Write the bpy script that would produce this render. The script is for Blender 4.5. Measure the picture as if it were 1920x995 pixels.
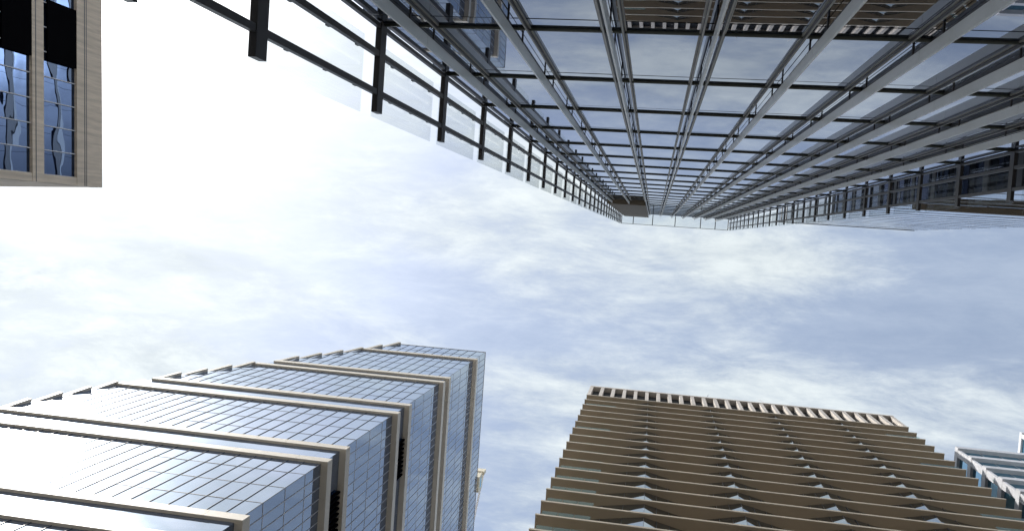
import bpy, math, random
from mathutils import Matrix, Vector

sc = bpy.context.scene
for o in list(bpy.data.objects):
    bpy.data.objects.remove(o)
col = sc.collection
EYE = 1.6                                   # camera height; all tower heights below are above the eye

# ------------------------------------------------------------------ camera
cam_data = bpy.data.cameras.new('camera')
cam_data.sensor_width = 36.0
cam_data.lens = 1560.0 / 1920.0 * 36.0
cam_data.clip_start = 0.05
cam_data.clip_end = 6000
cam = bpy.data.objects.new('camera', cam_data)
col.objects.link(cam)
RX = (0.98337446, 0.07510841, -0.16532817)
RY = (-0.068639, 0.99664814, 0.04451037)
RZ = (0.16811712, -0.0324224, 0.98523369)
cam.matrix_world = Matrix(((RX[0], -RX[1], -RX[2], 0),
                           (RY[0], -RY[1], -RY[2], 0),
                           (RZ[0], -RZ[1], -RZ[2], EYE),
                           (0, 0, 0, 1)))
sc.camera = cam

# ------------------------------------------------------------------ light
SUN = Vector((-0.862, -0.346, 1.0)).normalized()
sun_data = bpy.data.lights.new('sun', 'SUN')
sun_data.energy = 2.6
sun_data.angle = math.radians(0.53)
sun_data.color = (1.0, 0.95, 0.87)
sun = bpy.data.objects.new('sun', sun_data)
col.objects.link(sun)
sun.rotation_euler = (-SUN).to_track_quat('-Z', 'Y').to_euler()
sun.location = (-60, -30, 200)

world = bpy.data.worlds.new('World')
sc.world = world
world.use_nodes = True
wt = world.node_tree
wt.nodes.clear()


def wn(kind, **kw):
    n = wt.nodes.new(kind)
    for k, v in kw.items():
        setattr(n, k, v)
    return n


def wmath(op, a, b=None, clamp=False):
    n = wn('ShaderNodeMath', operation=op, use_clamp=clamp)
    for i, v in enumerate((a, b)):
        if v is None:
            continue
        if isinstance(v, (int, float)):
            n.inputs[i].default_value = v
        else:
            wt.links.new(v, n.inputs[i])
    return n.outputs[0]


def wmix(fac, a, b, blend='MIX'):
    n = wn('ShaderNodeMix', data_type='RGBA', blend_type=blend)
    for sock, v in ((n.inputs[0], fac), (n.inputs[6], a), (n.inputs[7], b)):
        if isinstance(v, (int, float)):
            sock.default_value = v
        elif isinstance(v, tuple):
            sock.default_value = v
        else:
            wt.links.new(v, sock)
    return n.outputs[2]


w_out = wn('ShaderNodeOutputWorld')
w_bg = wn('ShaderNodeBackground')
w_bg.inputs[1].default_value = 0.1
wt.links.new(w_bg.outputs[0], w_out.inputs[0])
sky = wn('ShaderNodeTexSky', sky_type='NISHITA')
sky.sun_disc = False
sky.sun_elevation = math.radians(47.1)
sky.sun_rotation = math.atan2(SUN.x, SUN.y)
sky.air_density = 1.0
sky.dust_density = 2.0
tc = wn('ShaderNodeTexCoord')
sep = wn('ShaderNodeSeparateXYZ')
wt.links.new(tc.outputs['Generated'], sep.inputs[0])
zc = wmath('MAXIMUM', sep.outputs[2], 0.06)
qx = wmath('DIVIDE', sep.outputs[0], zc)
qy = wmath('DIVIDE', sep.outputs[1], zc)
com = wn('ShaderNodeCombineXYZ')
wt.links.new(qx, com.inputs[0])
wt.links.new(qy, com.inputs[1])


def wnoise(scale, loc, rot, stretch, detail, rough, distort):
    m = wn('ShaderNodeMapping')
    m.inputs['Location'].default_value = loc
    m.inputs['Rotation'].default_value = (0, 0, rot)
    m.inputs['Scale'].default_value = stretch
    wt.links.new(com.outputs[0], m.inputs[0])
    n = wn('ShaderNodeTexNoise')
    n.inputs['Scale'].default_value = scale
    n.inputs['Detail'].default_value = detail
    n.inputs['Roughness'].default_value = rough
    n.inputs['Distortion'].default_value = distort
    wt.links.new(m.outputs[0], n.inputs['Vector'])
    return n.outputs[0]


def wramp(v, a, b):
    n = wn('ShaderNodeMapRange', interpolation_type='SMOOTHSTEP')
    wt.links.new(v, n.inputs[0])
    n.inputs[1].default_value = a
    n.inputs[2].default_value = b
    return n.outputs[0]


big = wnoise(2.6, (3.1, 1.7, 0), 0.25, (0.62, 1.55, 1), 5, 0.55, 0.5)
mid = wnoise(7.5, (0.4, 5.2, 0), 0.15, (0.6, 1.8, 1), 10, 0.66, 0.4)
fine = wnoise(19.0, (7.7, 2.2, 0), 0.30, (0.55, 1.9, 1), 10, 0.70, 0.3)
cover = wmath('ADD', wmath('MULTIPLY', big, 0.50), wmath('ADD', wmath('MULTIPLY', mid, 0.32), wmath('MULTIPLY', fine, 0.18)))
cover = wmath('SUBTRACT', cover, wmath('MULTIPLY', wmath('MAXIMUM', wmath('MINIMUM', qx, 1.5), -1.5), 0.10))   # thicker towards the sun side


def blob(cx, cy, rx, ry, amp):
    dx = wmath('DIVIDE', wmath('SUBTRACT', qx, cx), rx)
    dy = wmath('DIVIDE', wmath('SUBTRACT', qy, cy), ry)
    d2 = wmath('ADD', wmath('MULTIPLY', dx, dx), wmath('MULTIPLY', dy, dy))
    return wmath('MULTIPLY', wmath('POWER', 2.718, wmath('MULTIPLY', d2, -1.0)), amp)


# broad banks and gaps of the cloud layer
for args in ((-0.36, 0.08, 0.12, 0.05, -0.10), (-0.10, 0.13, 0.20, 0.04, -0.06), (0.28, 0.09, 0.20, 0.05, -0.10),
             (0.13, 0.01, 0.12, 0.045, 0.10), (0.0, 0.18, 0.2, 0.04, 0.05), (-0.2, 0.0, 0.15, 0.06, 0.07), (0.40, 0.03, 0.08, 0.04, -0.05),
             (0.42, 0.12, 0.08, 0.05, 0.05)):
    cover = wmath('ADD', cover, blob(*args))
mask = wramp(cover, 0.42, 0.62)
shade = wramp(wmath('ADD', wmath('MULTIPLY', mid, 0.6), wmath('MULTIPLY', fine, 0.4)), 0.3, 0.7)
cloud_col = wmix(shade, (2.9, 3.25, 3.5, 1), (4.4, 4.75, 4.8, 1))
sky_tint = wmix(1.0, sky.outputs[0], (0.97, 1.03, 1.10, 1), 'MULTIPLY')
base = wmix(wmath('ADD', wmath('MULTIPLY', mask, 0.58), 0.38), sky_tint, cloud_col)
dotn = wn('ShaderNodeVectorMath', operation='DOT_PRODUCT')
wt.links.new(tc.outputs['Generated'], dotn.inputs[0])
dotn.inputs[1].default_value = SUN
dpos = wmath('MAXIMUM', dotn.outputs['Value'], 0.0)
glow = wmath('ADD', wmath('MULTIPLY', wmath('POWER', dpos, 140.0), 40.0),
             wmath('ADD', wmath('MULTIPLY', wmath('POWER', dpos, 9.0), 1.1),
                   wmath('MULTIPLY', wmath('POWER', dpos, 900.0), 300.0)))
glow = wmath('MULTIPLY', glow, wmath('ADD', wmath('MULTIPLY', wramp(wmath('ADD', wmath('MULTIPLY', mid, 0.55), wmath('MULTIPLY', fine, 0.45)), 0.34, 0.66), 0.70), 0.55))
gl = wn('ShaderNodeCombineColor')
for i in range(3):
    wt.links.new(glow, gl.inputs[i])
total = wmix(1.0, base, gl.outputs[0], 'ADD')
wt.links.new(total, w_bg.inputs[0])

# ------------------------------------------------------------------ exposure
sc.view_settings.view_transform = 'Standard'
sc.view_settings.look = 'None'
sc.view_settings.gamma = 1
sc.view_settings.use_curve_mapping = False
sc.view_settings.exposure = 1.06


# ------------------------------------------------------------------ materials
def mat_base(name):
    m = bpy.data.materials.new(name)
    m.use_nodes = True
    nt = m.node_tree
    b = nt.nodes['Principled BSDF']
    return m, nt, b


def solid(name, color, rough=0.5, metal=0.0, vary=0.12, scale=0.6, stretch=(1, 1, 1), ior=1.45, bump=0.0):
    """painted or stone-like surface with a soft mottled variation"""
    m, nt, b = mat_base(name)
    tcn = nt.nodes.new('ShaderNodeTexCoord')
    mp = nt.nodes.new('ShaderNodeMapping')
    mp.inputs['Scale'].default_value = stretch
    nt.links.new(tcn.outputs['Object'], mp.inputs[0])
    ns = nt.nodes.new('ShaderNodeTexNoise')
    ns.inputs['Scale'].default_value = scale
    ns.inputs['Detail'].default_value = 7
    ns.inputs['Roughness'].default_value = 0.65
    nt.links.new(mp.outputs[0], ns.inputs['Vector'])
    mx = nt.nodes.new('ShaderNodeMix')
    mx.data_type = 'RGBA'
    mx.inputs[6].default_value = tuple(c * (1 - vary) for c in color) + (1,)
    mx.inputs[7].default_value = tuple(min(1, c * (1 + vary)) for c in color) + (1,)
    mr = nt.nodes.new('ShaderNodeMapRange')
    mr.inputs[1].default_value = 0.3
    mr.inputs[2].default_value = 0.7
    nt.links.new(ns.outputs[0], mr.inputs[0])
    nt.links.new(mr.outputs[0], mx.inputs[0])
    nt.links.new(mx.outputs[2], b.inputs['Base Color'])
    b.inputs['Roughness'].default_value = rough
    b.inputs['Metallic'].default_value = metal
    b.inputs['IOR'].default_value = ior
    if bump:
        bp = nt.nodes.new('ShaderNodeBump')
        bp.inputs['Strength'].default_value = bump
        bp.inputs['Distance'].default_value = 0.02
        nt.links.new(ns.outputs[0], bp.inputs['Height'])
        nt.links.new(bp.outputs[0], b.inputs['Normal'])
    return m


def mirror_glass(name, color, r0, tint, wave=0.0, wave_scale=0.4, stretch=(1, 1, 1), power=5.0, rmax=0.95):
    """coated facade glass: dark body under a sharp tinted reflection that strengthens towards grazing, slight roller waves"""
    m = bpy.data.materials.new(name)
    m.use_nodes = True
    nt = m.node_tree
    nt.nodes.clear()
    out = nt.nodes.new('ShaderNodeOutputMaterial')
    df = nt.nodes.new('ShaderNodeBsdfDiffuse')
    df.inputs[0].default_value = color + (1,)
    gl = nt.nodes.new('ShaderNodeBsdfGlossy')
    gl.inputs[0].default_value = tint + (1,)
    gl.inputs['Roughness'].default_value = 0.0
    lw = nt.nodes.new('ShaderNodeLayerWeight')
    lw.inputs[0].default_value = 0.5
    pw = nt.nodes.new('ShaderNodeMath')
    pw.operation = 'POWER'
    pw.inputs[1].default_value = power
    nt.links.new(lw.outputs['Facing'], pw.inputs[0])
    fr = nt.nodes.new('ShaderNodeMapRange')
    fr.inputs[3].default_value = r0
    fr.inputs[4].default_value = rmax
    nt.links.new(pw.outputs[0], fr.inputs[0])
    mx = nt.nodes.new('ShaderNodeMixShader')
    nt.links.new(fr.outputs[0], mx.inputs[0])
    nt.links.new(df.outputs[0], mx.inputs[1])
    nt.links.new(gl.outputs[0], mx.inputs[2])
    nt.links.new(mx.outputs[0], out.inputs[0])
    if wave:
        tcn = nt.nodes.new('ShaderNodeTexCoord')
        mp = nt.nodes.new('ShaderNodeMapping')
        mp.inputs['Scale'].default_value = stretch
        nt.links.new(tcn.outputs['Object'], mp.inputs[0])
        ns = nt.nodes.new('ShaderNodeTexNoise')
        ns.inputs['Scale'].default_value = wave_scale
        ns.inputs['Detail'].default_value = 1.5
        nt.links.new(mp.outputs[0], ns.inputs['Vector'])
        bp = nt.nodes.new('ShaderNodeBump')
        bp.inputs['Strength'].default_value = 1.0
        bp.inputs['Distance'].default_value = wave
        nt.links.new(ns.outputs[0], bp.inputs['Height'])
        nt.links.new(bp.outputs[0], gl.inputs['Normal'])
    return m


def clear_glass(name, tint=(0.9, 0.95, 0.94), ior=1.45):
    m = bpy.data.materials.new(name)
    m.use_nodes = True
    nt = m.node_tree
    nt.nodes.clear()
    out = nt.nodes.new('ShaderNodeOutputMaterial')
    tr = nt.nodes.new('ShaderNodeBsdfTransparent')
    tr.inputs[0].default_value = tint + (1,)
    gl = nt.nodes.new('ShaderNodeBsdfGlossy')
    gl.inputs['Roughness'].default_value = 0.0
    lw = nt.nodes.new('ShaderNodeLayerWeight')
    lw.inputs[0].default_value = 0.5
    pw = nt.nodes.new('ShaderNodeMath')
    pw.operation = 'POWER'
    pw.inputs[1].default_value = 4.5
    nt.links.new(lw.outputs['Facing'], pw.inputs[0])
    fr = nt.nodes.new('ShaderNodeMapRange')
    fr.inputs[3].default_value = ((ior - 1) / (ior + 1)) ** 2 * 0.8
    fr.inputs[4].default_value = 0.40
    nt.links.new(pw.outputs[0], fr.inputs[0])
    mx = nt.nodes.new('ShaderNodeMixShader')
    nt.links.new(fr.outputs[0], mx.inputs[0])
    nt.links.new(tr.outputs[0], mx.inputs[1])
    nt.links.new(gl.outputs[0], mx.inputs[2])
    nt.links.new(mx.outputs[0], out.inputs[0])
    return m


M = {}
M['glass_a'] = mirror_glass('facade_glass', (0.010, 0.014, 0.026), 0.28, (0.84, 0.89, 1.0), 0.003, 0.5, (1, 1, 0.4))
M['glass_b'] = mirror_glass('blue_facade_glass', (0.020, 0.045, 0.11), 0.36, (0.80, 0.89, 1.0), 0.004, 0.35)
M['glass_c'] = mirror_glass('wavy_facade_glass', (0.006, 0.010, 0.025), 0.20, (0.36, 0.52, 0.85), 0.012, 0.5, (1, 0.6, 1.0))
M['glass_d'] = mirror_glass('pale_facade_glass', (0.05, 0.07, 0.11), 0.55, (0.90, 0.94, 1.0), 0.004, 0.4)
M['glass_e'] = mirror_glass('teal_facade_glass', (0.015, 0.07, 0.10), 0.45, (0.50, 0.78, 0.98), 0.006, 0.4)
M['glass_p'] = mirror_glass('apartment_glass', (0.010, 0.014, 0.02), 0.42, (0.85, 0.93, 1.0), 0.003, 0.5)
M['screen'] = clear_glass('screen_glass', (0.96, 0.975, 0.975), 1.5)
M['balustrade'] = clear_glass('balustrade_glass', (0.62, 0.78, 0.74), 1.6)
M['dark_metal'] = solid('dark_metal', (0.060, 0.055, 0.056), 0.42, 0.0, 0.10, 1.5)
M['tube_metal'] = solid('tube_metal', (0.11, 0.115, 0.095), 0.35, 0.0, 0.10, 1.5)
M['fin_metal'] = solid('fin_metal', (0.86, 0.87, 0.86), 0.32, 0.0, 0.06, 1.0)
M['mullion_a'] = solid('mullion_metal', (0.38, 0.36, 0.32), 0.4, 0.0, 0.1, 1.0)
M['core'] = solid('dark_core', (0.02, 0.02, 0.022), 0.8)
M['brown_louvre'] = solid('brown_louvre', (0.17, 0.14, 0.105), 0.6)
M['soffit'] = solid('brown_soffit', (0.35, 0.285, 0.21), 0.65, 0.0, 0.05, 0.25)
M['slab_edge'] = solid('pale_slab_edge', (0.42, 0.37, 0.30), 0.6)
M['concrete_white'] = solid('white_concrete', (0.53, 0.485, 0.445), 0.7)
M['band'] = solid('tan_band', (0.50, 0.45, 0.38), 0.5, 0.0, 0.06, 0.7)
M['mullion_b'] = solid('grey_mullion', (0.50, 0.50, 0.52), 0.4)
M['mullion_dark'] = solid('dark_mullion', (0.10, 0.105, 0.12), 0.4)
M['black'] = solid('black_opening', (0.004, 0.004, 0.005), 1.0, ior=1.0)
M['stone'] = solid('tan_stone', (0.60, 0.51, 0.41), 0.75, 0.0, 0.22, 1.2, (1, 3.0, 0.25), bump=0.3)
M['white_metal'] = solid('white_metal', (0.72, 0.73, 0.74), 0.45)
M['grey_ledge'] = solid('grey_ledge', (0.56, 0.57, 0.61), 0.5)
M['beige'] = solid('beige_steel', (0.60, 0.54, 0.42), 0.6)
M['asphalt'] = solid('asphalt', (0.055, 0.055, 0.056), 0.9, 0.0, 0.25, 2.0)
M['paving'] = solid('paving', (0.36, 0.34, 0.31), 0.85, 0.0, 0.15, 1.2)
M['paint'] = solid('road_paint', (0.75, 0.75, 0.72), 0.7)
M['ground'] = solid('ground_concrete', (0.30, 0.29, 0.27), 0.9, 0.0, 0.15, 0.3)


# ------------------------------------------------------------------ mesh helpers
class MB:
    def __init__(self):
        self.v = []
        self.f = []

    def quad(self, *pts):
        i = len(self.v)
        self.v += [tuple(p) for p in pts]
        self.f.append(tuple(range(i, i + len(pts))))

    def box(self, x0, x1, y0, y1, z0, z1):
        i = len(self.v)
        self.v += [(x0, y0, z0), (x1, y0, z0), (x1, y1, z0), (x0, y1, z0),
                   (x0, y0, z1), (x1, y0, z1), (x1, y1, z1), (x0, y1, z1)]
        for f in ((0, 3, 2, 1), (4, 5, 6, 7), (0, 1, 5, 4), (1, 2, 6, 5), (2, 3, 7, 6), (3, 0, 4, 7)):
            self.f.append(tuple(i + k for k in f))

    def prism(self, pts, axis, a, b):
        """extrude a 2-D outline; axis is the extrusion axis index"""
        def mk(p, t):
            q = list(p)
            q.insert(axis, t)
            return tuple(q)
        i = len(self.v)
        n = len(pts)
        self.v += [mk(p, a) for p in pts] + [mk(p, b) for p in pts]
        self.f.append(tuple(i + k for k in reversed(range(n))))
        self.f.append(tuple(i + n + k for k in range(n)))
        for k in range(n):
            k2 = (k + 1) % n
            self.f.append((i + k, i + k2, i + n + k2, i + n + k))

    def tube(self, p0, p1, r, n=10):
        p0 = Vector(p0)
        p1 = Vector(p1)
        d = (p1 - p0).normalized()
        a = d.cross(Vector((0, 0, 1)) if abs(d.z) < 0.9 else Vector((1, 0, 0))).normalized()
        b = d.cross(a)
        i = len(self.v)
        for p in (p0, p1):
            for k in range(n):
                t = 2 * math.pi * k / n
                self.v.append(tuple(p + a * math.cos(t) * r + b * math.sin(t) * r))
        for k in range(n):
            k2 = (k + 1) % n
            self.f.append((i + k, i + k2, i + n + k2, i + n + k))
        self.f.append(tuple(i + k for k in reversed(range(n))))
        self.f.append(tuple(i + n + k for k in range(n)))

    def bar(self, p0, p1, w, h):
        """square bar between two points"""
        p0 = Vector(p0)
        p1 = Vector(p1)
        d = (p1 - p0).normalized()
        a = d.cross(Vector((0, 0, 1)) if abs(d.z) < 0.95 else Vector((1, 0, 0))).normalized()
        b = d.cross(a)
        i = len(self.v)
        for p in (p0, p1):
            for s, t in ((-1, -1), (1, -1), (1, 1), (-1, 1)):
                self.v.append(tuple(p + a * s * w / 2 + b * t * h / 2))
        for f in ((0, 1, 2, 3), (7, 6, 5, 4), (0, 4, 5, 1), (1, 5, 6, 2), (2, 6, 7, 3), (3, 7, 4, 0)):
            self.f.append(tuple(i + k for k in f))

    def build(self, name, mat, parent=None, zoff=EYE, smooth=False):
        me = bpy.data.meshes.new(name)
        me.from_pydata([(x, y, z + zoff) for x, y, z in self.v], [], self.f)
        me.materials.append(M[mat])
        me.update()
        import bmesh
        bm = bmesh.new()
        bm.from_mesh(me)
        bmesh.ops.recalc_face_normals(bm, faces=bm.faces)
        bm.to_mesh(me)
        bm.free()
        if smooth:
            for p in me.polygons:
                p.use_smooth = True
        o = bpy.data.objects.new(name, me)
        col.objects.link(o)
        if parent is not None:
            o.parent = parent
            if parent.type == 'EMPTY':
                o.matrix_parent_inverse = Matrix.Translation(-parent.location)
        return o


def thing(name, label, cat, loc, group=None):
    o = bpy.data.objects.new(name, None)
    o.empty_display_size = 1
    o.location = loc
    col.objects.link(o)
    o['label'] = label
    o['category'] = cat
    if group:
        o['group'] = group
    return o


def tilt_pane(mb, axis, pos, a0, a1, z0, z1, rnd, amt):
    """one flat pane on plane axis=pos, leaning by a few millimetres"""
    j = [rnd.uniform(-amt, amt) for _ in range(3)]
    c = [(a0, z0, 0), (a1, z0, j[0]), (a1, z1, j[0] + j[1]), (a0, z1, j[1])]
    pts = []
    for a, z, d in c:
        pts.append((a, pos + d, z) if axis == 'y' else (pos + d, a, z))
    mb.quad(*pts)


# ------------------------------------------------------------------ ground and street
g = MB()
g.box(-3000, 3000, -3000, 3000, -0.5, 0.0)
o = g.build('ground', 'ground', zoff=0)
o['kind'] = 'structure'
g = MB()
g.box(-400, 400, 4.0, 14.5, 0.004, 0.012)
o = g.build('road', 'asphalt', zoff=0)
o['kind'] = 'structure'
for y0, y1 in ((-3.0, 4.0), (14.5, 19.0)):
    g = MB()
    g.box(-400, 400, y0, y1, 0.004, 0.14)
    o = g.build('pavement', 'paving', zoff=0)
    o['kind'] = 'structure'
g = MB()
x = -200
while x < 200:
    g.box(x, x + 3, 9.18, 9.32, 0.013, 0.016)
    x += 9
o = g.build('road_marking', 'paint', zoff=0)
o['kind'] = 'structure'

# ------------------------------------------------------------------ glass tower with fins (top of the photo)
D = 3.05
ZL = [0.3, 6.27] + [8.62 + 4.0 * k for k in range(27)]      # storey levels, the last is the roof canopy
ZTOP = ZL[-1]
XL, XR = -4.44, 9.44
P = 1.44
FX = [-0.82 + P * k for k in range(-2, 7)]
tower = thing('glass_fin_tower', 'tall mirror-glass tower with light vertical fins, dark tubes and glass side screens overhead', 'tower', (2.5, -15, 0))
rnd = random.Random(4)
b = MB()
b.box(XL + 0.05, XR - 0.02, -33, -D - 0.06, -EYE, ZTOP + 0.2)
b.build('core', 'core', tower)
for k in range(len(ZL) - 1):
    mb = MB()
    z0, z1 = ZL[k] - 0.55, ZL[k + 1] - 0.55
    if z0 > 74:
        xs = [XL] + FX + [XR]
    else:
        xs = [XL] + FX + [XR]
    for i in range(len(xs) - 1):
        tilt_pane(mb, 'y', -D, xs[i] + 0.006, xs[i + 1] - 0.006, z0 + 0.025, z1 - 0.025, rnd, 0.0035)
    mb.build('window_row', 'glass_a', tower)
    # side walls: glass storeys and pale slab bands
    for xx, nm in ((XL - 0.0, 'a'), (XR, 'b')):
        sb = MB()
        for j in range(10):
            tilt_pane(sb, 'x', xx, -D - 0.05 - 3 * j - 2.96, -D - 0.05 - 3 * j, z0 + 1.252, z1 - 0.012, rnd, 0.006)
        sb.build('side_window_row', 'glass_a', tower)
    sb = MB()
    sb.box(XL - 0.12, XL + 0.045, -33, -D - 0.06, z0, z0 + 0.85)
    sb.build('side_band', 'dark_metal', tower)
    sb = MB()
    sb.box(XL - 0.16, XL + 0.045, -33, -D - 0.06, z0 + 0.853, z0 + 1.25)
    sb.build('side_sill', 'white_metal', tower)
# brown louvred panel on the upper left of the facade
lv = MB()
lv.box(XL + 0.35, -0.95, -D + 0.01, -2.69, 71.0, ZTOP - 0.3)
z = 71.0
while z < ZTOP - 0.8:
    lv.box(XL + 0.35, -0.95, -2.688, -2.65, z, z + 0.45)
    z += 0.8
lv.box(-0.948, -0.89, -2.71, -2.64, 71.0, ZTOP - 0.3)
lv.build('louvre_panel', 'brown_louvre', tower)
# verticals: a light fin standing between twin dark mullions, held by little brackets
stuff_br = MB()
for fx in FX:
    fin = MB()
    edges = [-EYE + 0.2] + ZL[1:]
    for k in range(len(edges) - 1):
        fin.box(fx - 0.015, fx + 0.015, -2.895, -2.71, edges[k] + 0.008, edges[k + 1] - 0.008)
    fo = fin.build('fin', 'fin_metal', tower)
    for sd in (-1, 1):
        cx_ = fx + sd * 0.145
        mu = MB()
        mu.box(cx_ - 0.02, cx_ + 0.02, -D + 0.003, -2.985, -EYE + 0.1, ZTOP)
        mo = mu.build('mullion', 'dark_metal', tower)
        pl = MB()
        px = cx_ + sd * 0.033
        pl.box(px - 0.012, px + 0.012, -D + 0.003, -D + 0.022, -EYE + 0.1, ZTOP)
        px = cx_
        pl.box(px - 0.012, px + 0.012, -2.983, -2.975, -EYE + 0.1, ZTOP)
        pl.build('cover_strip', 'mullion_a', mo)
    n = 0
    for k in range(2, len(ZL)):
        for dz in (-0.95, 0.35):
            br = stuff_br if n >= 10 else MB()
            br.box(fx - 0.012, fx + 0.012, -D + 0.003, -2.897, ZL[k] + dz, ZL[k] + dz + 0.05)
            if n < 10:
                br.build('bracket', 'dark_metal', fo)
            n += 1
o = stuff_br.build('bracket', 'dark_metal', tower)
o['kind'] = 'stuff'
for z in ZL[:-1]:
    t = MB()
    t.tube((XL, -D + 0.015, z), (XR, -D + 0.015, z), 0.032, 14)
    t.build('transom_tube', 'tube_metal', tower, smooth=True)
# glass side screens on both ends: outrigger beams, rails, glass panes
YT = -1.66
for sx, xw in ((-1, XL), (1, XR)):
    for z in ZL:
        bm_ = MB()
        bm_.box(xw - 0.045, xw + 0.045, -3.04, YT, z - 0.13, z + 0.13)
        bm_.build('outrigger_beam', 'dark_metal', tower)
    for yr, w in ((-1.97, 0.045), (-2.56, 0.045), (-2.985, 0.032)):
        r = MB()
        for k in range(len(ZL) - 1):
            r.box(xw - 0.035, xw + 0.035, yr - w, yr + w, ZL[k] + 0.132, ZL[k + 1] - 0.132)
        ro = r.build('rail', 'dark_metal', tower)
        if yr > -2.9:
            c = MB()
            for k in range(2, len(ZL) - 1):
                for f in (0.22, 0.52, 0.80):
                    zz = ZL[k] + 4.0 * f
                    c.box(xw + sx * 0.036, xw + sx * 0.10, yr - 0.03, yr + 0.03, zz - 0.05, zz + 0.05)
            c.build('clip', 'dark_metal', ro)
    for k in range(len(ZL) - 1):
        pn = MB()
        pn.box(xw + sx * 0.101, xw + sx * 0.116, -2.78, YT + 0.05, ZL[k] + 0.05, ZL[k + 1] - 0.45)
        pn.build('screen_pane', 'screen', tower)
# glass canopy at the roof between the two screens
cg = MB()
cg.box(XL, XR, -D + 0.02, YT + 0.03, ZTOP + 0.14, ZTOP + 0.16)
cg.build('canopy_glass', 'screen', tower)
for x in (-2.9, -0.35, 2.6, 5.9, 7.8):
    cb = MB()
    cb.box(x - 0.05, x + 0.05, -D + 0.02, YT, ZTOP - 0.12, ZTOP + 0.13)
    cb.build('canopy_beam', 'dark_metal', tower)
cb = MB()
cb.box(XL + 0.05, XR - 0.05, YT - 0.06, YT, ZTOP + 0.04, ZTOP + 0.135)
cb.build('canopy_edge_rail', 'mullion_a', tower)

# ------------------------------------------------------------------ banded glass tower (bottom left)
YB = 23.6
XB = -29.6
banded = thing('banded_glass_tower', 'blue glass tower wrapped by pairs of tan ledges with a saw-toothed slanting edge', 'tower', (-45, 48, 0))
ZROOF = 153.0
UP = [15.6, 37.0, 58.4, 79.8, 101.9, 122.8, 142.6]
LO = [10.6, 32.0, 53.5, 75.0, 97.0, 119.2]
EDGE = [(-EYE, -78.0), (40, -72.5), (60, -70.0), (80.3, -69.4), (97.8, -66.8), (102.2, -65.0), (119.6, -59.0), (125, -56.8), (142.7, -50.1), (153.2, -46.3)]
YEND = 78.0


def xedge(z):
    for (z0, x0), (z1, x1) in zip(EDGE, EDGE[1:]):
        if z <= z1:
            return x0 + (x1 - x0) * (z - z0) / (z1 - z0)
    return EDGE[-1][1]


rows = []
lv_ = [-EYE]
lv_ += [10.6 * (i / 3) for i in range(1, 3)]
for i in range(len(LO)):
    lv_.append(LO[i])
    lv_.append(UP[i])
    nxt = LO[i + 1] if i + 1 < len(LO) else UP[-1]
    for j in range(1, 4):
        lv_.append(UP[i] + (nxt - UP[i]) * j / 4)
    if i + 1 == len(LO):
        lv_.pop()
        lv_[-2:] = [UP[i] + (nxt - UP[i]) * 0.25, UP[i] + (nxt - UP[i]) * 0.5, UP[i] + (nxt - UP[i]) * 0.75]
lv_.append(UP[-1])
lv_.append((UP[-1] + ZROOF) / 2)
lv_.append(ZROOF)
lv_ = sorted(set(round(q, 3) for q in lv_))
b = MB()
ez = [e for e in EDGE]
pts = [(x + 0.4, z) for z, x in ez] + [(XB - 0.3, ZROOF), (XB - 0.3, -EYE)]
b.prism(pts, 1, YB + 0.3, YEND)
b.build('core', 'core', banded)
rnd = random.Random(11)
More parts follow.
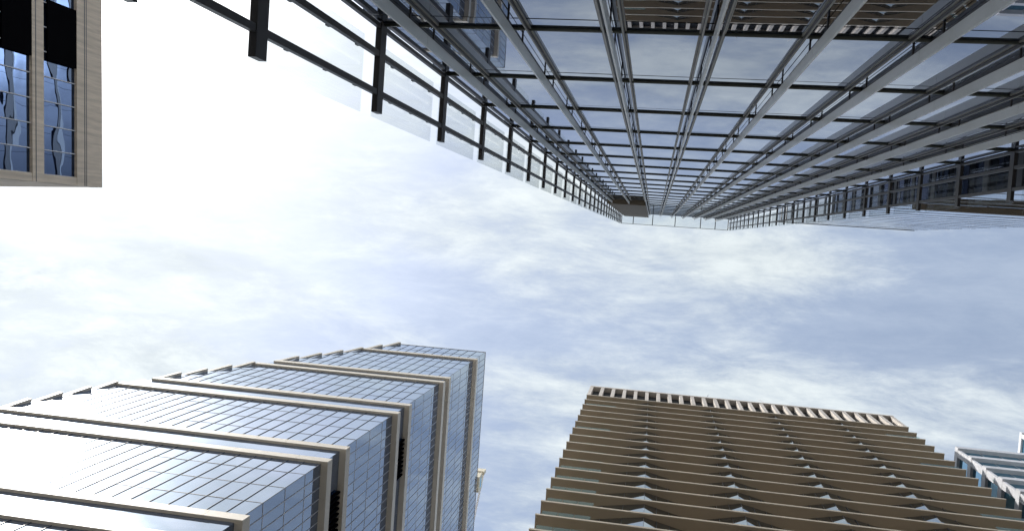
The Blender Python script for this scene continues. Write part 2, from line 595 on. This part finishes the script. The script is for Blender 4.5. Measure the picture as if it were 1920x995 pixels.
for z0, z1 in zip(lv_, lv_[1:]):
    recess = any(abs(z0 - a) < 0.01 and abs(z1 - c) < 0.01 for a, c in zip(LO, UP))
    f = MB()
    x = XB
    xe = max(xedge(z0), xedge(z1))
    step = 1.65
    while x > xedge(z0) + 0.05:
        x1 = x - step
        if x1 < xedge(z0):
            # last pane follows the slanting edge
            f.quad((x, YB, z0), (xedge(z0), YB, z0), (min(x, xedge(z1)), YB, z1), (x, YB, z1))
        elif x1 < xedge(z1):
            f.quad((x, YB, z0), (x1, YB, z0), (min(x, xedge(z1)), YB, z1), (x, YB, z1))
        else:
            tilt_pane(f, 'y', YB, x1, x, z0, z1, rnd, 0.006)
        x = x1
    fo = f.build('window_row', 'glass_b', banded)
    mu = MB()
    x = XB
    while x > xedge(z0) + 0.1 and z1 > 20:
        ztop = z1
        if x < xedge(z1):
            ztop = z0 + (z1 - z0) * (x - xedge(z0)) / max(0.01, xedge(z1) - xedge(z0))
        if not recess and ztop - z0 > 0.3:
            mu.box(x - 0.022, x + 0.022, YB - 0.06, YB - 0.008, z0 + 0.04, ztop)
        x -= step
    if not recess:
        mu.box(max(xedge(z0), xedge(z1)) + 0.1, XB, YB - 0.022, YB - 0.008, z0 - 0.05, z0 + 0.05)
    if mu.v:
        mu.build('mullion_grid', 'mullion_dark', fo)
    s = MB()
    y = YB
    n = 0
    while y < YEND - 0.1:
        tilt_pane(s, 'x', XB, y, min(YEND, y + 1.12), z0, z1, rnd, 0.006)
        y += 1.12
    so = s.build('side_window_row', 'glass_b', banded)
    if z1 > 20:
        mu = MB()
        y = YB + 1.12
        while y < YEND - 0.1:
            if not recess:
                mu.box(XB + 0.008, XB + 0.06, y - 0.025, y + 0.025, z0 + 0.04, z1)
            y += 1.12
        mu.box(XB + 0.008, XB + 0.022, YB, YEND, z0 - 0.05, z0 + 0.05)
        mu.build('mullion_grid', 'mullion_b', so)
    # saw-tooth fin on the slanting edge
    if z1 > 20 and not recess:
        t = MB()
        za_, zb_ = z0 + 0.25, z1 - 0.08
        xa_, xb_ = xedge(za_), xedge(zb_)
        b0 = len(t.v)
        for dx in (-0.35, 0.25):
            t.v += [(xa_ + dx, YB - 0.012, za_), (xb_ + dx, YB - 0.012, zb_), (xb_ + dx, YB - 0.46, zb_), (xb_ + dx, YB - 0.44, zb_ - 0.3)]
        for f in ((3, 2, 1, 0), (4, 5, 6, 7), (0, 1, 5, 4), (1, 2, 6, 5), (2, 3, 7, 6), (3, 0, 4, 7)):
            t.f.append(tuple(b0 + k for k in f))
        t.build('edge_fin', 'band', banded)
    elif recess:
        pass
# ledges wrap round the corner; each is one mesh
S = 0.70
SY = 0.28
for zz, down in [(u, False) for u in UP] + [(l, True) for l in LO]:
    led = MB()
    za, zb = (zz - 0.6, zz + 0.55)
    xl = xedge(zz)
    x = XB + S
    while x > xl + 0.5:                       # clad in lengths with open joints
        led.box(max(xl + 0.3, x - 3.3) + 0.012, x - 0.012, YB - SY, YB - 0.01, za, zb)
        x -= 3.3
    y = YB - 0.01
    while y < YEND - 0.2:
        led.box(XB + 0.01, XB + S, y + 0.012, min(YEND, y + 3.36) - 0.012, za, zb)
        y += 3.36
    led.build('ledge', 'band', banded)
# black louvres in two of the recesses on the side
for za, zb in ((97.0, 101.9), (75.0, 79.8)):
    for j in range(9):
        l_ = MB()
        y = 27.6 + j * 0.56
        l_.box(XB + 0.02, XB + 0.35, y, y + 0.20, za + 0.5, zb - 0.55)
        l_.build('louvre', 'black', banded)
rf = MB()
rf.box(xedge(ZROOF), XB + 0.06, YB - 0.08, YEND, ZROOF + 0.003, ZROOF + 0.12)
rf.build('roof_edge', 'mullion_b', banded)

# ------------------------------------------------------------------ maintenance crane on that roof
crane = thing('roof_crane', 'small pale maintenance crane peeking over the edge of the banded glass tower roof', 'crane', (-30.5, 49, ZROOF + EYE + 0.125))
c = MB()
c.box(-32.0, -29.2, 47.4, 50.4, ZROOF + 0.125, ZROOF + 3.4)
co = c.build('cabin', 'beige', crane)
c = MB()
c.box(-31.5, -29.17, 48.0, 49.8, ZROOF + 1.2, ZROOF + 2.4)
c.build('window', 'glass_e', co)
c = MB()
c.box(-30.4, -28.9, 47.2, 47.9, ZROOF + 3.4, ZROOF + 5.2)
c.build('counterweight', 'beige', crane)
c = MB()
c.bar((-29.2, 47.6, ZROOF + 4.5), (-30.9, 60.0, ZROOF + 4.5), 0.35, 0.35)
c.build('boom', 'grey_ledge', crane)
c = MB()
c.bar((-30.2, 48.2, ZROOF + 3.4), (-31.4, 60.0, ZROOF + 3.6), 0.3, 0.3)
c.build('rail', 'beige', crane)

# ------------------------------------------------------------------ brown apartment tower (bottom right)
YF = 19.5
X0, X1 = -6.6, 30.2
H = 0.1517 * YF
apt = thing('balcony_tower', 'brown tower with stacked overhanging balcony slabs and a white gridded crown', 'tower', ((X0 + X1) / 2, YF + 12, 0))
ZC = 5.153 * YF                              # underside of the crown
lev = []
z = ZC
while z > 4.0:
    lev.append(z)
    z -= H
PROW = [0.77, 8.05, 15.45, 22.8]


def zig():
    pts = [(X0 + 1.2, 1.25)]
    half = (PROW[1] - PROW[0]) / 2
    for p in PROW:
        if p != PROW[0]:
            pts.append((p - half, 1.02))
        pts.append((p, 0.23))
    pts.append((X1 - 1.2, 1.25))
    return pts


ZIG = zig()
LEAN = 0.03                                  # the glass leans outward at its head
b = MB()
b.box(X0 + 1.5, X1 - 1.5, YF + 2.0, YF + 24, -EYE, ZC + 6.0)
b.build('core', 'core', apt)
for i, z in enumerate(lev):
    s = MB()
    s.box(X0, X1, YF + 0.03, YF + (3.0 if i else 3.2), z, z + 0.24)
    so = s.build('slab', 'soffit', apt)
    e = MB()
    e.box(X0 - 0.02, X1 + 0.02, YF - 0.03, YF + 0.028, z - 0.01, z + 0.25)
    e.build('slab_edge', 'slab_edge', so)
    if i == 0:
        continue
    ztop = lev[i - 1]
    w = MB()
    fr = MB()
    for (xa, da), (xb, db) in zip(ZIG, ZIG[1:]):
        n = 4
        for k in range(n):
            t0, t1 = k / n, (k + 1) / n
            p0 = (xa + (xb - xa) * t0, YF + da + (db - da) * t0)
            p1 = (xa + (xb - xa) * t1, YF + da + (db - da) * t1)
            w.quad((p0[0], p0[1] + LEAN, z + 0.25), (p1[0], p1[1] + LEAN, z + 0.25), (p1[0], p1[1], ztop - 0.003), (p0[0], p0[1], ztop - 0.003))
            fr.bar((p0[0], p0[1] + LEAN - 0.02, z + 0.25), (p0[0], p0[1] - 0.02, ztop - 0.01), 0.035, 0.03)
    xa, da = ZIG[0]
    w.quad((xa, YF + da, z + 0.25), (xa, YF + 2.9, z + 0.25), (xa, YF + 2.9, ztop - 0.003), (xa, YF + da, ztop - 0.003))
    xa, da = ZIG[-1]
    w.quad((xa, YF + da, z + 0.25), (xa, YF + 2.9, z + 0.25), (xa, YF + 2.9, ztop - 0.003), (xa, YF + da, ztop - 0.003))
    for (xa, da), (xb, db) in zip(ZIG, ZIG[1:]):
        fr.bar((xa, YF + da + LEAN - 0.02, z + 0.27), (xb, YF + db + LEAN - 0.02, z + 0.27), 0.03, 0.035)
    wo = w.build('window_wall', 'glass_p', apt)
    fr.build('mullion_grid', 'mullion_dark', wo)
    for xa, sgn in ((X0 + 0.35, 1), (X1 - 0.35, -1)):
        for k in range(3):
            bl = MB()
            a0 = xa + sgn * k * 1.14
            a1 = a0 + sgn * 1.10
            bl.box(min(a0, a1), max(a0, a1), YF + 0.05, YF + 0.07, z + 0.255, z + (1.2 if i in (2, 6) or i > 10 else 0.7))
            if i <= 16 and z > 45:
                bl.build('balustrade', 'balustrade', apt)
# crown: white grid of deep openings
ZCT = 5.489 * YF
cr = MB()
cr.box(X0, X1, YF + 0.0, YF + 1.2, ZCT - 0.55, ZCT)
cr.box(X0, X1, YF + 0.25, YF + 1.2, ZC + 0.252, ZC + 1.4)
NP = 26
pw = 0.42
pitch = (X1 - X0 - pw) / NP
for k in range(NP + 1):
    x = X0 + k * pitch
    cr.box(x, x + pw, YF + 0.03, YF + 1.2, ZC + 0.252, ZCT - 0.552)
cr.build('crown', 'concrete_white', apt)
for k in range(NP):
    x = X0 + k * pitch + pw
    wn_ = MB()
    wn_.box(x + 0.004, x + pitch - pw - 0.004, YF + 0.62, YF + 0.68, ZC + 1.402, ZCT - 0.554)
    wn_.build('crown_window', 'core', apt)
b = MB()
b.box(X0 + 0.2, X1 - 0.2, YF + 1.21, YF + 24, ZC + 0.26, ZCT - 0.02)
b.build('roof_block', 'concrete_white', apt)
for px, dx, h in ((7.9, 0.5, 2.3), (15.6, -0.9, 2.6)):
    m_ = MB()
    m_.tube((px, YF + 0.3, ZCT), (px + dx, YF + 0.1, ZCT + h), 0.05, 6)
    m_.build('mast', 'grey_ledge', apt)

# ------------------------------------------------------------------ stone building (top left)
DC = 40.0
stone = thing('stone_building', 'tan stone building corner with tall ribbon windows and dark open bays', 'building', (-DC, -0.9, 0))
ZR0 = DC * 1.379                             # roof line
YN = -0.9                                    # near corner
YFAR = -34.0
PITCH = 3.16
bands = [(DC * 1.312, ZR0)]
zt = DC * 1.232
while zt > 2:
    bands.append((zt - DC * 0.026, zt))
    zt -= DC * 0.0985
b = MB()
b.box(-DC - 16, -DC - 0.35, YFAR, YN - 0.3, -EYE, ZR0 - 0.1)
b.build('core', 'core', stone)
rnd = random.Random(3)
for i, (z0, z1) in enumerate(bands):
    s = MB()
    s.box(-DC - 0.9, -DC, YFAR, YN, z0, z1)
    so = s.build('spandrel', 'stone', stone)
    gr = MB()
    if i == 0:
        gr.box(-DC + 0.002, -DC + 0.02, YFAR, YN, z0 + 0.75, z0 + 0.82)
        gr.box(-DC + 0.002, -DC + 0.02, YFAR, YN, z0 + 0.95, z0 + 1.0)
    else:
        gr.box(-DC + 0.002, -DC + 0.02, YFAR, YN, z0 + 0.28, z0 + 0.34)
    gr.build('groove', 'mullion_dark', so)
    zn = bands[i + 1][1] if i + 1 < len(bands) else -EYE
    w = MB()
    mu = MB()
    y = YN - 0.55
    while y > YFAR:
        tilt_pane(w, 'x', -DC - 0.22, y - 1.62, y, zn, z0, rnd, 0.006)
        mu.box(-DC - 0.21, -DC - 0.13, y - 0.03, y + 0.03, zn + 0.002, z0 - 0.002)
        y -= 1.62
    wo = w.build('window_row', 'glass_c', stone)
    mu.build('mullion_grid', 'grey_ledge', wo)
    # corner pier at the near end
    cp = MB()
    cp.box(-DC - 0.9, -DC - 0.03, YN - 0.55, YN - 0.02, zn + 0.002, z0 - 0.002)
    cp.build('corner_pier', 'stone', stone)
    if i in (0, 1):
        ya, yb = (-9.0, -13.0) if i == 0 else (-9.0, -16.5)
        bl = MB()
        bl.box(-DC - 0.125, -DC - 0.02, yb, ya, zn + 0.42, z0 - 0.002)  # solid black panel: deep shade of an open bay put in as colour
        bl.build('bay_shade_panel', 'black', stone)
b = MB()
b.box(-DC - 16, -DC - 0.36, YN - 0.29, YN - 0.02, -EYE, ZR0 - 0.01)
b.build('end_wall', 'stone', stone)
stone.rotation_euler.z = math.radians(-3.1)

# ------------------------------------------------------------------ pale neighbour beyond the fin tower (right edge)
ZD = 115.5
YD = -3.3
XD0, XD1 = 15.8, 33.2
pale = thing('pale_glass_building', 'pale ribbed glass building behind the right end of the fin tower, with a dark ledge', 'building', ((XD0 + XD1) / 2, -16, 0))
b = MB()
b.box(XD0, XD1, -30, YD - 0.1, -EYE, ZD - 0.05)
b.build('core', 'core', pale)
rnd = random.Random(8)
z = 1.0
while z < ZD - 1:
    w = MB()
    zt = min(z + 3.9, ZD)
    x = XD0
    while x < XD1 - 0.01:
        tilt_pane(w, 'y', YD, x, min(XD1, x + 2.05), z, zt, rnd, 0.006)
        x += 2.05
    wo = w.build('window_row', 'glass_d', pale)
    w = MB()
    y = YD - 0.1
    while y > -29:
        tilt_pane(w, 'x', XD0 - 0.01, y - 2.0, y, z + 0.6, zt, rnd, 0.006)
        y -= 2.05
    w.build('side_window_row', 'glass_a', pale)
    w = MB()
    w.box(XD0 - 0.06, XD0 - 0.003, -30, YD - 0.1, z + 0.002, z + 0.58)
    w.build('side_band', 'mullion_dark', pale)
    l_ = MB()
    l_.box(XD0, XD1, YD + 0.002, YD + 0.02, z - 0.05, z + 0.05)
    l_.build('floor_line', 'grey_ledge', wo)
    z += 3.9
b = MB()
b.box(XD0, XD1 + 0.03, YD - 0.2, YD + 0.06, ZD + 0.002, ZD + 0.25)
b.build('roof_edge', 'mullion_dark', pale)
b = MB()
b.box(XD0 - 0.1, XD1, YD + 0.03, YD + 0.42, 54.9, 55.5)
b.build('ledge', 'brown_louvre', pale)

# ------------------------------------------------------------------ teal towers at the lower right edge


def teal_tower(xc, yc, zroof, pitch, n, label, width):
    t = thing('teal_tower', label, 'tower', (xc + width / 2, yc + 12, 0), 'teal glass towers at the right edge')
    b = MB()
    b.box(xc + 0.4, xc + width - 0.2, yc + 0.4, yc + 24, -EYE, zroof - 0.3)
    b.build('core', 'core', t)
    r = random.Random(int(xc))
    z = zroof
    for i in range(n):
        zb = max(-EYE, z - pitch)
        fw = MB()
        x = xc + 0.35
        while x < xc + width - 0.1:
            tilt_pane(fw, 'y', yc + 0.3, x, x + 1.9, zb, z - 0.9, r, 0.01)
            x += 1.95
        fo = fw.build('window_row', 'glass_e', t)
        m_ = MB()
        x = xc + 0.35
        while x < xc + width - 0.1:
            m_.box(x - 0.02, x + 0.02, yc + 0.27, yc + 0.292, zb + 0.01, z - 0.91)
            x += 1.95
        m_.build('mullion', 'grey_ledge', fo)
        sw = MB()
        y = yc + 0.35
        while y < yc + 23:
            tilt_pane(sw, 'x', xc + 0.3, y, y + 2.9, zb, z - 0.9, r, 0.01)
            y += 2.95
        sw.build('side_window_row', 'glass_e', t)
        l_ = MB()
        l_.box(xc, xc + width, yc - 0.12, yc + 24, z - 0.9, z)
        l_.build('ledge', 'grey_ledge', t)
        fn = MB()
        fn.box(xc + 0.02, xc + 0.28, yc + 0.1, yc + 0.9, zb + 0.002, z - 0.902)
        fn.build('corner_fin', 'grey_ledge', t)
        z = zb
        if zb <= -EYE:
            break
    return t


teal_tower(35.1, 21.1, 100.0, 4.0, 26, 'stepped teal glass tower with white ledges just right of the brown balcony tower', 26)
teal_tower(70.7, 31.8, 170.0, 6.0, 30, 'far teal tower of which only a white roof corner shows at the right frame edge', 22)
